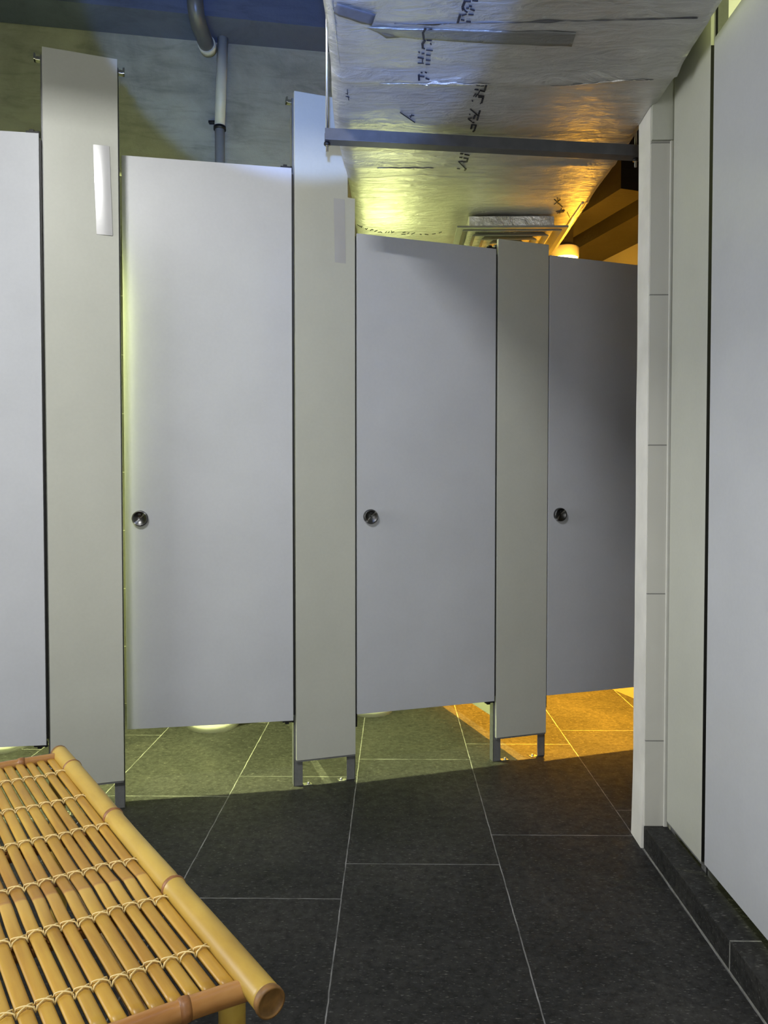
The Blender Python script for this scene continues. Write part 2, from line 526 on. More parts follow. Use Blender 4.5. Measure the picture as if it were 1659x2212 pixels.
def door(label, loc, rot, w, z0, z1, mirror=False, knob=True, kz=1.005):
    """hinge at local x=0, leaf runs to -x (or +x when mirrored); front face is y=0"""
    t = thing('cubicle_door', label, 'door', loc, rot, 'cubicle doors')
    sg = 1 if mirror else -1
    a, b = sorted((0, sg * w))
    m = MB(); m.box((a, 0, z0), (b, TH, z1), 0.0008); m.build('leaf', M['door'], t)
    if not mirror:
        m = MB(); m.box((0.0003, 0.005, z0 + 0.02), (0.0062, TH - 0.0005, z1 - 0.02)); m.build('gap_shade_strip', M['black'], t)  # black strip added to paint the hinge gap dark, as if shaded
    for zz, s2 in ((z1, 1), (z0, -1)):
        m = MB()
        a, b = sorted((sg * 0.001, sg * 0.040))
        za, zb = sorted((zz + s2 * 0.0005, zz + s2 * 0.006))
        m.box((a, 0.001, za), (b, TH - 0.001, zb), 0.0008)
        m.box((-0.005 if not mirror else -0.003, 0.003, min(zz - s2 * 0.012, zz + s2 * 0.008)),
              (0.002 if not mirror else 0.005, TH - 0.001, max(zz - s2 * 0.012, zz + s2 * 0.008)), 0.0008)
        za, zb = sorted((zz + s2 * 0.006, zz + s2 * 0.013))
        a, b = sorted((sg * 0.016, sg * 0.030))
        m.box((a, 0.004, za), (b, TH + 0.004, zb), 0.001)
        m.build('hinge', M['black'], t)
    if knob:
        kx = sg * (w - 0.052)
        R = Matrix.Translation((kx, 0, kz)) @ Matrix.Rotation(radians(90), 4, 'X')
        m = MB()
        m.lathe([(0, 0.0065), (0.010, 0.0075), (0.0215, 0.0135), (0.0240, 0.0150), (0.0262, 0.0145), (0.0275, 0.0115),
                 (0.0280, 0.006), (0.0280, 0.0)], 48, Matrix.Rotation(radians(90), 4, 'X'))
        k = m.build('knob', M['knob'], t)
        k.location = (kx, -0.001, kz)
        m = MB()
        m.box((-0.0052, -0.0135, 0.010), (0.0052, -0.0085, 0.0175), 0.0012)
        m.box((-0.0016, -0.0085, -0.0016), (0.0016, -0.0070, 0.0016))
        m.build('emergency_slot', M['black'], k)
    return t

front_panel('front_panel', 'tall fixed cubicle panel at the far left of the stall row', PW(-2.035, 0), A, 0.232, 2.555)
front_panel('front_panel', 'tall pale panel with a clear tape strip, behind the bamboo bench end', PW(-1.218, 0), A, 0.232, 2.557)
front_panel('front_panel', 'tall panel whose notched top meets the left edge of the foil duct', PW(-0.382, 0), A, 0.228, 2.552, notch=(0.199, 2.193), brackets=(True, False), leak_top=2.06, leak_w=0.0068)
front_panel('front_panel', 'lower pale panel below the air diffuser, between the two short doors', PW(0.439, 0), A, 0.228, 2.107, brackets=(False, False), leak_top=2.06)
front_panel('front_panel', 'fixed panel of the last stall, tucked behind the tiled wall end', PW(1.262, 0), A, 0.290, 2.107, brackets=(False, False))

door('leftmost grey cubicle door, partly hidden by the bamboo bench', PW(-1.231, 0), A - radians(10), 0.575, 0.250, 2.275)
door('tall grey cubicle door standing slightly ajar, right of the taped panel', PW(-0.393, 0), A - radians(8.0), 0.590, 0.252, 2.274)
door('short grey cubicle door below the yellow lit foil of the duct', PW(0.430, 0), A, 0.577, 0.252, 2.066)
door('shaded grey cubicle door beside the tiled wall end, under the amber lamp', PW(1.253, 0), A, 0.581, 0.254, 2.065)

# right hand cubicles, facing -X on the kerb
RB = radians(-90)
def rpanel(label, y_far, w, ztop):
    # local x runs towards -Y (towards the camera), local y runs into the cubicle (+X)
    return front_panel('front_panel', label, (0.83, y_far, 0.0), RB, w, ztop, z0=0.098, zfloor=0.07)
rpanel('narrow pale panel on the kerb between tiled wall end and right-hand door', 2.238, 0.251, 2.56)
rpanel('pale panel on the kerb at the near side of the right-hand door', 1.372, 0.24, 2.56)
door('large grey door at the right edge, standing above the dark kerb', (0.83, 1.384, 0.0), RB, 0.581, 0.104, 2.275, kz=1.02, knob=False)

# divider boards between the stalls
def divider(label, s, z1, d1=1.349):
    t = thing('divider_panel', label, 'panel', PW(s, TH + 0.004), A, 'divider boards between stalls')
    m = MB(); m.box((-0.0065, 0.0, 0.105), (0.0065, d1 - TH - 0.004, z1), 0.0008); m.build('board', M['divider'], t)
    m = MB(); m.box((-0.012, d1 - 0.10, 0.0), (0.012, d1 - 0.06, 0.105), 0.001); m.build('leg', M['alu'], t)
    return t
divider('divider board behind the tall panel at the far left', -1.919, 2.55)
divider('divider board behind the taped panel', -1.102, 2.55)
divider('divider board behind the notched panel', -0.268, 2.19)
divider('divider board left of the amber stall, lit along its foot', 0.553, 2.10)

# clear tape on two of the panels
def tape(name, label, s0, s1, z0, z1, lean, bow, bulge, tilt, nx=14):
    m = MB()
    N = 24
    L = []
    for i in range(N + 1):
        f = i / N
        z = z0 + (z1 - z0) * f
        x = lean * (f - 0.5)
        y = -0.0002 - bow * 4 * f * (1 - f)
        L.append([m.bm.verts.new((s0 + (s1 - s0) * k / nx + x, y - bulge * sin(pi * k / nx) - tilt * (k / nx), z)) for k in range(nx + 1)])
    for a, b in zip(L, L[1:]):
        for k in range(nx):
            m.bm.faces.new([a[k], a[k + 1], b[k + 1], b[k]])
    # thickness
    r = bmesh.ops.extrude_face_region(m.bm, geom=m.bm.faces[:])
    bmesh.ops.translate(m.bm, verts=[v for v in r['geom'] if isinstance(v, bmesh.types.BMVert)], vec=(0, -0.00012, 0))
    o = m.build(name, M['tape'], None, False)
    o.location = P0; o.rotation_euler = (0, 0, A)
    return tag(o, label, 'tape')
tape('tape_strip', 'shiny clear tape strip high on the leftmost tall panel', -1.0605, -1.0095, 1.965, 2.262, -0.008, 0.0003, 0.0009, 0.0030)
tape('tape_strip', 'faint clear tape strip on the notched panel beside the duct', -0.234, -0.192, 1.95, 2.185, -0.004, 0.0002, 0.0003, 0.0)

# ------------------------------------------------------------------ toilets
def toilet(label, s, group='stall toilets'):
    t = thing('toilet', label, 'toilet', PW(s, 1.348), A, group)
    # local: wall at y=0, front towards -y
    def ov(w, l, yc, z, n=28, p=2.3):
        r = []
        for k in range(n):
            a = 2 * pi * k / n
            c, sn = cos(a), sin(a)
            r.append((w * (abs(c) ** (2 / p)) * (1 if c >= 0 else -1), yc + l * (abs(sn) ** (2 / p)) * (1 if sn >= 0 else -1), z))
        return r
    m = MB()
    m.loft([ov(0.145, 0.28, -0.34, 0.0), ov(0.143, 0.275, -0.34, 0.03), ov(0.125, 0.25, -0.34, 0.10), ov(0.125, 0.25, -0.34, 0.18),
            ov(0.165, 0.28, -0.34, 0.29), ov(0.185, 0.295, -0.345, 0.37), ov(0.187, 0.297, -0.345, 0.395)])
    m.build('bowl', M['ceramic'], t)
    m = MB()
    m.loft([ov(0.186, 0.22, -0.42, 0.396), ov(0.19, 0.225, -0.42, 0.405), ov(0.188, 0.222, -0.42, 0.43), ov(0.16, 0.19, -0.42, 0.438)])
    m.build('seat_lid', M['ceramic'], t)
    m = MB(); m.box((-0.19, -0.19, 0.396), (0.19, -0.005, 0.74), 0.02); m.build('cistern', M['ceramic'], t)
    m = MB(); m.box((-0.20, -0.2, 0.741), (0.20, -0.003, 0.775), 0.012); m.build('cistern_lid', M['ceramic'], t)
    return t
toilet('white toilet whose base shows beneath the leftmost cubicle door', -1.50)
toilet('white toilet whose base shows beneath the ajar door', -0.61)
toilet('white toilet whose base shows beneath the middle short door', 0.16)

# ------------------------------------------------------------------ stall lamps
def disc_lamp(label, loc, rot, r, body, emit_mat, bar=None):
    t = thing('ceiling_lamp', label, 'lamp', loc, rot, 'disc lamps inside the stalls')
    m = MB()
    m.lathe([(0, 0.052), (r * 0.9, 0.052), (r, 0.046), (r, 0.006), (r * 0.97, 0.0), (r * 0.93, 0.0), (r * 0.93, 0.02), (0, 0.02)], 40)
    m.build('housing', body, t)
    m = MB()
    m.lathe([(0, -0.004), (r * 0.6, -0.003), (r * 0.92, 0.004), (r * 0.92, 0.012), (0, 0.012)], 40)
    m.build('light_diffuser', emit_mat, t)
    if bar:
        m = MB(); m.tube([(bar[0], 0, 0.064), (bar[1], 0, 0.064)], 0.011, 12); m.build('conduit', M['pvc'], t)
    else:
        m = MB(); m.box((-0.03, -0.03, 0.052), (0.03, 0.03, 0.30)); m.build('mount', M['brownceil'], t)
    return t
LY = (0.93, 1.0, 0.40); LO = (1.0, 0.46, 0.035)
def point(name, loc, col, e, r=0.05):
    l = bpy.data.lights.new(name, 'POINT'); l.color = col; l.energy = e; l.shadow_soft_size = r
    o = bpy.data.objects.new(name, l); o.location = loc; return link(o)
def down(name, loc, col, e):
    l = bpy.data.lights.new(name, 'AREA'); l.shape = 'DISK'; l.size = 0.10; l.color = col; l.energy = e; l.spread = radians(95)
    o = bpy.data.objects.new(name, l); o.location = loc; return link(o)
def area(name, loc, target, sx, sy, col, e, spread=pi):
    l = bpy.data.lights.new(name, 'AREA'); l.shape = 'RECTANGLE'; l.size = sx; l.size_y = sy; l.color = col; l.energy = e; l.spread = spread
    o = bpy.data.objects.new(name, l); o.location = loc
    d = Vector(target) - Vector(loc)
    o.rotation_euler = d.to_track_quat('-Z', 'Y').to_euler(); return link(o)

for s, zl, lab, b0, b1 in ((-1.50, 2.235, 'yellow disc lamp hidden behind the leftmost cubicle door', -1.912, -1.109),
                           (-0.88, 2.235, 'yellow disc lamp hidden behind the ajar door', -1.095, -0.275),
                           (-0.03, 2.02, 'yellow disc lamp hidden behind the middle short door', -0.261, 0.546)):
    d = 0.30
    disc_lamp(lab, PW(s, d, zl), A, 0.058, M['lampbody'], M['lamp_yellow'], (b0 - s, b1 - s))
    down('stall_light', PW(s, d, zl - 0.012), LY, (52.0 if s < -0.2 else 28.0))
    if s > -0.2:
        point('stall_glow_fill', PW(s + 0.13, d + 0.14, 2.03), LY, 6.0, 0.14)  # added point light with no lamp of its own, brightens the duct foil
disc_lamp('glowing amber disc lamp peeking above the shaded door', (0.822, 3.60, 2.218), 0, 0.064, M['lampbody'], M['lamp_orange'])
down('amber_light', (0.822, 3.60, 2.206), LO, 190.0)
point('amber_glow_fill', (0.835, 3.40, 2.165), LO, 2.6, 0.04)  # added fill beside the amber lamp, lights the foil edge
point('right_cubicle_light', (1.7, 1.55, 2.45), LY, 40.0, 0.05)

# ------------------------------------------------------------------ air duct
DX0, DX1, DY0, DY1, DZ0, DZ1 = -0.166, 0.772, -1.9, 3.66, 2.25, 2.56
duct = thing('air_duct', 'silver foil wrapped air duct running overhead towards the stalls', 'duct', (0, 0, 0))
m = MB()
NX = 56
ys = []
y = DY0
while y < DY1 - 1e-6:
    ys.append(y)
    y += 0.018 if y > 1.4 else 0.15
ys.append(DY1)
def g(x, c, w):
    return math.exp(-((x - c) / w) ** 2)
def bottom(fx, y):
    xl = DX0 - 0.022 * g(y, 2.38, 0.33) + noise.noise(Vector((y * 6, 3.1, 0))) * 0.004
    xr = DX1 + 0.012 * g(y, 2.3, 0.4) + noise.noise(Vector((y * 4, 9.1, 0))) * 0.003
    x = xl + (xr - xl) * fx
    z = DZ0
    z += noise.noise(Vector((x * 2.2, y * 2.4, 1.0))) * 0.006
    z += noise.noise(Vector((x * 7, y * 16, 4.0))) * 0.0022
    z += noise.noise(Vector((x * 26, y * 34, 8.0))) * 0.0009
    z -= 0.006 * math.exp(-((y - 1.855) / 0.006) ** 2) * -1 * (0.5 + 0.5 * noise.noise(Vector((x * 8, 0, 2))))
    # seams: shallow steps across the duct
    yc = 2.075 + 0.012 * sin(x * 5.0)
    z -= 0.020 * g(y, yc + 0.018, 0.022) * (0.65 + 0.35 * noise.noise(Vector((x * 5, 0.2, 6))))
    z -= 0.010 * g(y, 2.655, 0.014) * (0.6 + 0.5 * noise.noise(Vector((x * 6, 3, 6))))
    # creases running in from the patched corner and the right edge
    z += 0.004 * g(y - 1.86 - 0.35 * (x + 0.12), 0.0, 0.012) * max(0, 1 - abs(x + 0.02) / 0.16)
    z += 0.004 * g(y - 1.98 + 0.25 * (x - 0.6), 0.0, 0.014) * max(0, 1 - abs(x - 0.62) / 0.16)
    if fx < 0.03:
        z += 0.013 * (1 - fx / 0.03)
    if fx > 0.985:
        z += 0.006
    return x, z
G = []
for y in ys:
    row = []
    for k in range(NX + 1):
        fx = k / NX
        x, z = bottom(fx, y)
        row.append(m.bm.verts.new((x, y, z)))
    G.append(row)
for a, b in zip(G, G[1:]):
    for k in range(NX):
        f = m.bm.faces.new([a[k], b[k], b[k + 1], a[k + 1]]); f.smooth = True
top = [(m.bm.verts.new((r[0].co.x + 0.004, r[0].co.y, DZ1)), m.bm.verts.new((r[-1].co.x - 0.004, r[-1].co.y, DZ1))) for r in G]
for (a, b), (ta, tb) in zip(zip(G, G[1:]), zip(top, top[1:])):
    m.bm.faces.new([a[0], ta[0], tb[0], b[0]])
    m.bm.faces.new([a[-1], b[-1], tb[1], ta[1]])
    m.bm.faces.new([ta[0], ta[1], tb[1], tb[0]])
m.bm.faces.new([v for v in G[0]] + [top[0][1], top[0][0]])
m.bm.faces.new([v for v in reversed(G[-1])] + [top[-1][0], top[-1][1]])
m.build('foil_wrap', M['foil'], duct)
def zbot(x, y):
    fx = min(1, max(0, (x - DX0) / (DX1 - DX0)))
    return bottom(fx, y)[1]
def sheet(quad, nu, nv, off, name, mat, wob=0.0, thick=0.0006, taper=False):
    """strip of tape the duct's underside; quad corners in x,y"""
    m = MB(); L = []
    q = [Vector((a, b, 0)) for a, b in quad]
    for i in range(nv + 1):
        v_ = i / nv
        row = []
        for j in range(nu + 1):
            u_ = j / nu
            p = q[0].lerp(q[1], u_).lerp(q[3].lerp(q[2], u_), v_)
            if taper:
                mid = (q[0].lerp(q[1], u_) + q[3].lerp(q[2], u_)) * 0.5
                k_ = max(0.06, sin(pi * u_) ** 0.6 * (0.75 + 0.9 * noise.noise(Vector((u_ * 9, 1.3, 4 + v_)))))
                p = mid + (p - mid) * min(1.15, k_)
            if True:
                p.y += wob * noise.noise(Vector((p.x * 12, v_ * 5, 3)))
            row.append(m.bm.verts.new((p.x, p.y, zbot(p.x, p.y) - off)))
        L.append(row)
    for a, b in zip(L, L[1:]):
        for j in range(nu):
            f = m.bm.faces.new([a[j], b[j], b[j + 1], a[j + 1]]); f.smooth = True
    r = bmesh.ops.extrude_face_region(m.bm, geom=m.bm.faces[:])
    bmesh.ops.translate(m.bm, verts=[v for v in r['geom'] if isinstance(v, bmesh.types.BMVert)], vec=(0, 0, thick))
    o = m.build(name, mat, duct)
    return o
sheet([(-0.075, 1.862), (0.455, 1.889), (0.458, 1.949), (-0.02, 1.908)], 40, 5, 0.0022, 'foil_tape', M['foiltape'], 0.006)  # tape band; the darkness from its slope is put into the colour
o = sheet([(-0.134, 1.770), (-0.044, 1.811), (-0.056, 1.857), (-0.145, 1.811)], 8, 5, 0.0040, 'tape_patch', M['patch'])
o['label'] = 'dark grey rectangular tape patch'
sheet([(0.745, 2.98), (0.7735, 2.98), (0.7735, 3.655), (0.735, 3.655)], 4, 40, 0.0022, 'edge_strip', M['brighttape'], 0.003)  # foil tape along the right edge
sheet([(-0.166, 1.5), (-0.142, 1.5), (-0.150, 2.62), (-0.170, 2.62)], 3, 90, 0.0015, 'edge_strip', M['brighttape'], 0.002)  # bright strip added for the light caught on the left foil lip
sheet([(-0.04, 2.094), (0.27, 2.094), (0.27, 2.126), (-0.04, 2.124)], 90, 6, 0.0010, 'seam_highlight', M['shinyfoil'], 0.012, taper=True)  # shiny strips added as highlights where the seams catch the stall light
sheet([(0.44, 2.100), (0.72, 2.086), (0.72, 2.116), (0.44, 2.132)], 90, 6, 0.0010, 'seam_highlight', M['shinyfoil'], 0.012, taper=True)
sheet([(-0.06, 2.655), (0.14, 2.653), (0.14, 2.676), (-0.06, 2.680)], 60, 6, 0.0010, 'seam_highlight', M['shinyfoil'], 0.008, taper=True)
sheet([(0.00, 1.8515), (0.74, 1.846), (0.74, 1.8505), (0.00, 1.8545)], 60, 2, 0.0016, 'lap_shadow_line', M['patch'], 0.014)  # dark strip painting the shadow line between two foil layers
MARKS = [(0.2584,2.1184,0.2592,2.1518,2),(0.2583,2.2683,0.2574,2.2846,2),(0.2572,2.2956,0.2565,2.3207,2),(0.2465,2.294,0.2443,2.3121,2),(0.2435,2.3521,0.2428,2.3726,2),(0.2561,2.3552,0.2551,2.3728,2),(0.2546,2.3817,0.2521,2.3921,2),(0.2512,2.4682,0.2523,2.486,2),(0.2532,2.5876,0.2533,2.6125,2),(0.2548,2.6695,0.2534,2.6884,2),(0.2591,2.2002,0.2582,2.2207,2),(0.2312,2.1122,0.2406,2.1158,1),(0.2438,2.1205,0.2525,2.1183,1),(0.2592,2.1518,0.2598,2.1616,1),(0.2598,2.1616,0.2459,2.1553,1),(0.2302,2.1502,0.2408,2.1516,1),(0.2431,2.1774,0.2446,2.1614,1),(0.2309,2.1872,0.2355,2.1748,1),(0.2372,2.1898,0.2411,2.1774,1),(0.2446,2.1849,0.261,2.1876,1),(0.2456,2.1937,0.2616,2.1927,1),(0.2582,2.2207,0.2547,2.2258,1),(0.2293,2.21,0.2309,2.2126,1),(0.2286,2.2558,0.249,2.2844,1),(0.2493,2.2872,0.2579,2.2956,1),(0.2289,2.2855,0.2305,2.2883,1),(0.2273,2.3119,0.2376,2.3092,1),(0.2283,2.3147,0.2398,2.3305,1),(0.2426,2.3362,0.2484,2.3377,1),(0.2419,2.3506,0.2574,2.3537,1),(0.2377,2.4842,0.2523,2.486,1),(0.2214,2.4726,0.2328,2.4808,1),(0.2215,2.4904,0.2539,2.5392,1),(0.2246,2.5507,0.2341,2.5525,1),(0.24,2.5561,0.2561,2.5615,1),(0.2246,2.5767,0.2334,2.5785,1),(0.2393,2.5821,0.2489,2.584,1),(0.2407,2.6142,0.2535,2.6143,1),(0.2247,2.6139,0.2386,2.6087,1),(0.2247,2.6139,0.2513,2.6583,1),(0.2239,2.6616,0.2329,2.6711,1),(0.1652,1.7652,0.1618,1.7841,2),(0.1586,1.8147,0.1557,1.8433,2),(0.068,2.0722,0.0692,2.0846,2),(0.0771,1.8695,0.0722,1.8862,2),(0.0722,1.8862,0.0754,1.9137,2),(0.0779,1.9219,0.0727,1.9348,2),(0.0727,1.9348,0.0741,1.9516,2),(0.1652,1.7652,0.1784,1.7664,1),(0.1833,1.7635,0.1952,1.7656,1),(0.1611,1.7911,0.1668,1.7953,1),(0.163,1.7973,0.1649,1.7892,1),(0.1715,1.7893,0.1768,1.7893,1),(0.1773,1.7813,0.1827,1.7834,1),(0.1812,1.7934,0.191,1.7987,1),(0.1685,1.7994,0.1743,1.8046,1),(0.1635,1.8169,0.173,1.8118,1),(0.1792,1.8129,0.19,1.8141,1),(0.163,1.8337,0.17,1.836,1),(0.1765,1.8403,0.1862,1.8426,1),(0.0841,1.8718,0.0938,1.8708,1),(0.0828,1.9196,0.0948,1.9198,1),(0.0934,1.9339,0.095,1.9363,1),(0.0741,1.9516,0.0786,1.9553,1),(0.0838,1.9602,0.0999,1.9616,1),(0.0646,1.9697,0.0661,1.9722,1),(0.0729,1.9773,0.0787,1.9761,1),(0.0848,1.9824,0.0951,1.9838,1),(0.0631,1.9934,0.0781,1.9974,1),(0.0752,1.9986,0.0756,2.0114,1),(0.0639,2.0164,0.0789,2.0179,1),(0.085,2.0039,0.0962,2.0053,1),(0.0851,2.0232,0.0956,2.0246,1),(0.0738,2.0628,0.0769,2.0642,1),(0.0852,2.0616,0.0884,2.0644,1),(0.0704,2.075,0.0828,2.0765,1),(0.0876,2.0807,0.0969,2.0836,1),(-0.134,2.1505,-0.1344,2.1738,0),(-0.1565,2.1735,-0.1343,2.1718,0),(-0.1341,2.1856,-0.1332,2.2056,0),(-0.1406,2.1875,-0.1312,2.1896,0),(0.0186,2.2765,0.0642,2.3344,0),(0.0476,2.2964,0.0608,2.2922,0),(0.054,2.2877,0.05,2.3052,0),(-0.1601,3.2467,-0.1401,3.2552,0),(-0.1379,3.2389,-0.1415,3.2552,0),(-0.1258,3.2636,-0.1219,3.276,0),(-0.1219,3.276,-0.1156,3.2637,0),(-0.1047,3.2888,-0.0969,3.2764,0),(-0.0969,3.2764,-0.0912,3.2806,0),(-0.0859,3.3016,-0.0736,3.285,0),(-0.0713,3.3103,-0.0593,3.3062,0),(-0.0593,3.3062,-0.0535,3.3148,0),(-0.0387,3.3192,-0.0326,3.3023,0),(-0.0268,3.3194,-0.0208,3.3067,0),(-0.012,3.3238,-0.0001,3.307,0),(-0.009,3.3111,-0.0119,3.2942,0),(0.0328,3.3416,0.0508,3.3418,0),(0.0385,3.3202,0.0503,3.3119,0),(0.0596,3.3334,0.0668,3.3206,0),(0.0777,3.3422,0.0921,3.321,0),(0.1149,3.3384,0.1226,3.3428,0),(0.1374,3.3387,0.1527,3.3475,0),(0.1702,3.3391,0.1849,3.335,0),(0.1993,3.3267,0.2104,3.3141,0),(0.6282,2.9466,0.6765,3.0223,1),(0.6523,2.9469,0.6389,2.9964,1),(0.6362,2.9285,0.6522,2.9902,1),(0.6633,3.0744,0.6954,3.0616,1),(0.6712,3.0879,0.6959,3.0748,1),(0.6785,3.0417,0.6828,3.0947,1),(0.7101,3.0817,0.7347,3.1433,1)]
m = MB()
for x0, y0, x1, y1, w in MARKS:
    d = Vector((x1 - x0, y1 - y0, 0))
    if d.length < 1e-5:
        d = Vector((0.002, 0, 0))
    hw = (0.0009, 0.0013, 0.0028)[w]
    e = d.normalized()
    nrm = Vector((-e.y, e.x, 0)) * hw
    a = Vector((x0, y0, 0)) - e * hw * 0.6; b = Vector((x1, y1, 0)) + e * hw * 0.6
    c = [a + nrm, b + nrm, b - nrm, a - nrm]
    vs = [m.bm.verts.new((p.x, p.y, zbot(p.x, p.y) - 0.0030)) for p in c]
    vt = [m.bm.verts.new((p.x, p.y, zbot(p.x, p.y) - 0.0006)) for p in c]
    m.bm.faces.new(vs); m.bm.faces.new(vt[::-1])
    for k in range(4):
        m.bm.faces.new([vs[k], vt[k], vt[(k + 1) % 4], vs[(k + 1) % 4]])
m.build('printed_marks', M['ink'], duct)

# trapeze hanger under the duct
hg = thing('duct_hanger', 'dark steel channel hanger crossing beneath the foil duct', 'hanger', (-0.20, 2.335, 2.196), math.atan2(0.125, 1.0))
m = MB(); m.prism([(0.0, 0.0), (0.040, 0.0), (0.040, 0.036), (0.034, 0.036), (0.034, 0.005), (0.006, 0.005), (0.006, 0.036), (0.0, 0.036)], -0.015, 1.03, 'x', 0.001)
m.build('channel', M['channel'], hg)
for x in (-0.008, 1.005):
    m = MB(); m.tube([(x, 0.02, -0.028), (x, 0.02, 1.88)], 0.0042, 10)
    r_ = m.build('threaded_rod', M['steel'], hg)
    m = MB(); m.lathe([(0, -0.001), (0.010, -0.001), (0.010, -0.009), (0, -0.009)], 6, Matrix.Translation((x, 0.02, 0)))
    m.build('nut', M['black'], r_)

# square air diffuser below the end of the duct
df = thing('air_diffuser', 'grey square louvred air diffuser hanging below the duct end', 'diffuser', (0.487, 3.30, 2.17), 0)
m = MB(); m.box((-0.178, -0.19, 0.018), (0.178, 0.19, 0.074), 0.004); m.build('neck', M['shinyfoil'], df)
def frame_ring(mb, ro, zo, ri, zi, th=0.002):
    o_ = [(-ro, -ro), (ro, -ro), (ro, ro), (-ro, ro)]
    i_ = [(-ri, -ri), (ri, -ri), (ri, ri), (-ri, ri)]
    vo = [mb.bm.verts.new((x, y, zo)) for x, y in o_]; vi = [mb.bm.verts.new((x, y, zi)) for x, y in i_]
    vo2 = [mb.bm.verts.new((x, y, zo + th)) for x, y in o_]; vi2 = [mb.bm.verts.new((x, y, zi + th)) for x, y in i_]
    for k in range(4):
        j = (k + 1) % 4
        mb.bm.faces.new([vo[k], vo[j], vi[j], vi[k]])
        mb.bm.faces.new([vo2[k], vi2[k], vi2[j], vo2[j]])
        mb.bm.faces.new([vo[k], vo2[k], vo2[j], vo[j]])
        mb.bm.faces.new([vi[k], vi[j], vi2[j], vi2[k]])
m = MB(); frame_ring(m, 0.228, 0.012, 0.205, 0.012, 0.008); frame_ring(m, 0.205, 0.006, 0.170, 0.040, 0.003); m.build('frame', M['diffuser'], df)
for k, ro in enumerate((0.160, 0.118, 0.076, 0.034)):
    m = MB(); frame_ring(m, ro, 0.000 - 0.002 * k, max(0.004, ro - 0.036), 0.036, 0.003); m.build('louvre', M['diffuser'], df)

# drain pipe on the concrete wall
dp = thing('drain_pipe', 'grey drain pipe bending down the concrete wall above the ajar door', 'pipe', (-0.975, 4.20, 0), 0)
X0 = 0.0
m = MB(); m.tube([(-0.004, -0.0375, 0.2), (0.006, -0.0375, 3.12)], 0.027, 20); m.build('lower_pipe', M['pvc'], dp)
m = MB(); m.tube([(0.006, -0.0375, 3.125), (0.026, -0.0375, 3.61)], 0.029, 20); m.build('upper_pipe', M['pvc'], dp)
m = MB(); m.tube([(0.006, -0.0375, 3.11), (0.006, -0.0375, 3.128)], 0.034, 20); m.box((-0.06, -0.03, 3.155), (-0.02, -0.005, 3.168), 0.002); m.build('clamp', M['black'], dp)
arc = [(-0.055, -0.315, 4.09), (-0.055, -0.315, 3.72)]
for k in range(1, 9):
    a = pi / 2 * k / 8
    arc.append((-0.055, -0.315 + 0.10 * (1 - cos(a)), 3.72 - 0.10 * sin(a) - 0.06))
arc += [(-0.052, -0.13, 3.548), (-0.05, -0.06, 3.545)]
m = MB(); m.tube(arc, 0.042, 20); e_ = m.build('elbow', M['darkpipe'], dp)
m = MB(); m.tube([(-0.055, -0.315, 3.70), (-0.055, -0.315, 3.75)], 0.048, 20); m.build('coupling', M['darkpipe'], e_)
m = MB(); m.tube([(-0.05, -0.10, 3.546), (-0.05, -0.055, 3.545)], 0.048, 20); m.build('coupling', M['pvc'], e_)

# ------------------------------------------------------------------ bamboo bench
BA = radians(37.22)
bench = thing('bamboo_bench', 'golden bamboo slat bench with tied slats at lower left', 'bench', (-0.1646, 0.9665, 0), BA)
BL, BW, BZ = 1.165, 0.46, 0.420
def pole(p0, p1, r, nodes, name, mat, seg=24, n=60, swell=0.10, flare=0.0):
    p0 = Vector(p0); p1 = Vector(p1); L = (p1 - p0).length
    ts = sorted(set([i / n for i in range(n + 1)] + [t_ + d for t_ in nodes for d in (-0.008, -0.004, 0, 0.004, 0.008)]))
    ts = [t_ for t_ in ts if 0 <= t_ <= 1]
    rad = []
    for t_ in ts:
        rr = r
        for nn in nodes:
            d = (t_ - nn) * L
            rr += r * swell * math.exp(-(d / 0.006) ** 2) - r * 0.05 * math.exp(-((d - 0.012) / 0.006) ** 2)
        rr += r * flare * abs(t_ - 0.5)
        rad.append(rr)
    pts = [p0.lerp(p1, t_) + Vector((0, 0, 0.0012 * sin(t_ * 9))) for t_ in ts]
    m = MB(); m.tube(pts, rad, seg)
    o = m.build(name, mat, bench)
    ax = (p1 - p0).normalized()
    if nodes:
        for nn in nodes:
            m = MB()
            c = p0.lerp(p1, nn) + Vector((0, 0, 0.0012 * sin(nn * 9)))
            m.tube([c - ax * 0.0075, c - ax * 0.002, c + ax * 0.002, c + ax * 0.0075], [r * 1.04, r * (1.135 + flare * abs(nn - .5)), r * (1.135 + flare * abs(nn - .5)), r * 1.04], seg)
            m.build('node_ring', M['bnode'], o)
    return o, ax
for x, nd in ((0.0, [0.05, 0.302, 0.598, 0.885]), (-BW, [0.12, 0.45, 0.78])):
    # nodes counted from the near end
    o, ax = pole((x, 0.0, BZ), (x, BL, BZ), 0.0182, nd[1:] if x == 0.0 else nd, 'side_rail', M['rail'], 28, 70, 0.12, 0.22)
    for yy, sg in ((0.0, -1), (BL, 1)):
        m = MB()
        Rm = Matrix.Translation((x, yy, BZ)) @ Matrix.Rotation(radians(90) * (1 if sg < 0 else -1), 4, 'X')
        m.lathe([(0.0200, -0.010), (0.0212, -0.004), (0.0209, 0.0030), (0.0182, 0.0036), (0.0168, 0.0012), (0.008, 0.0005), (0, 0.0006)], 28, Rm)
        m.build('cut_end', M['bend'], o)
for y, zz, sk, rr in ((0.053, 0.411, 0.062, 0.0148), (1.137, 0.418, 0.045, 0.0135)):
    pole((-0.002, y, zz), (-BW + 0.002, y + sk, zz - (0.004 if y < 0.5 else 0)), rr, [0.2, 0.62], 'end_rail', M['endrail'], 20, 40, 0.10)
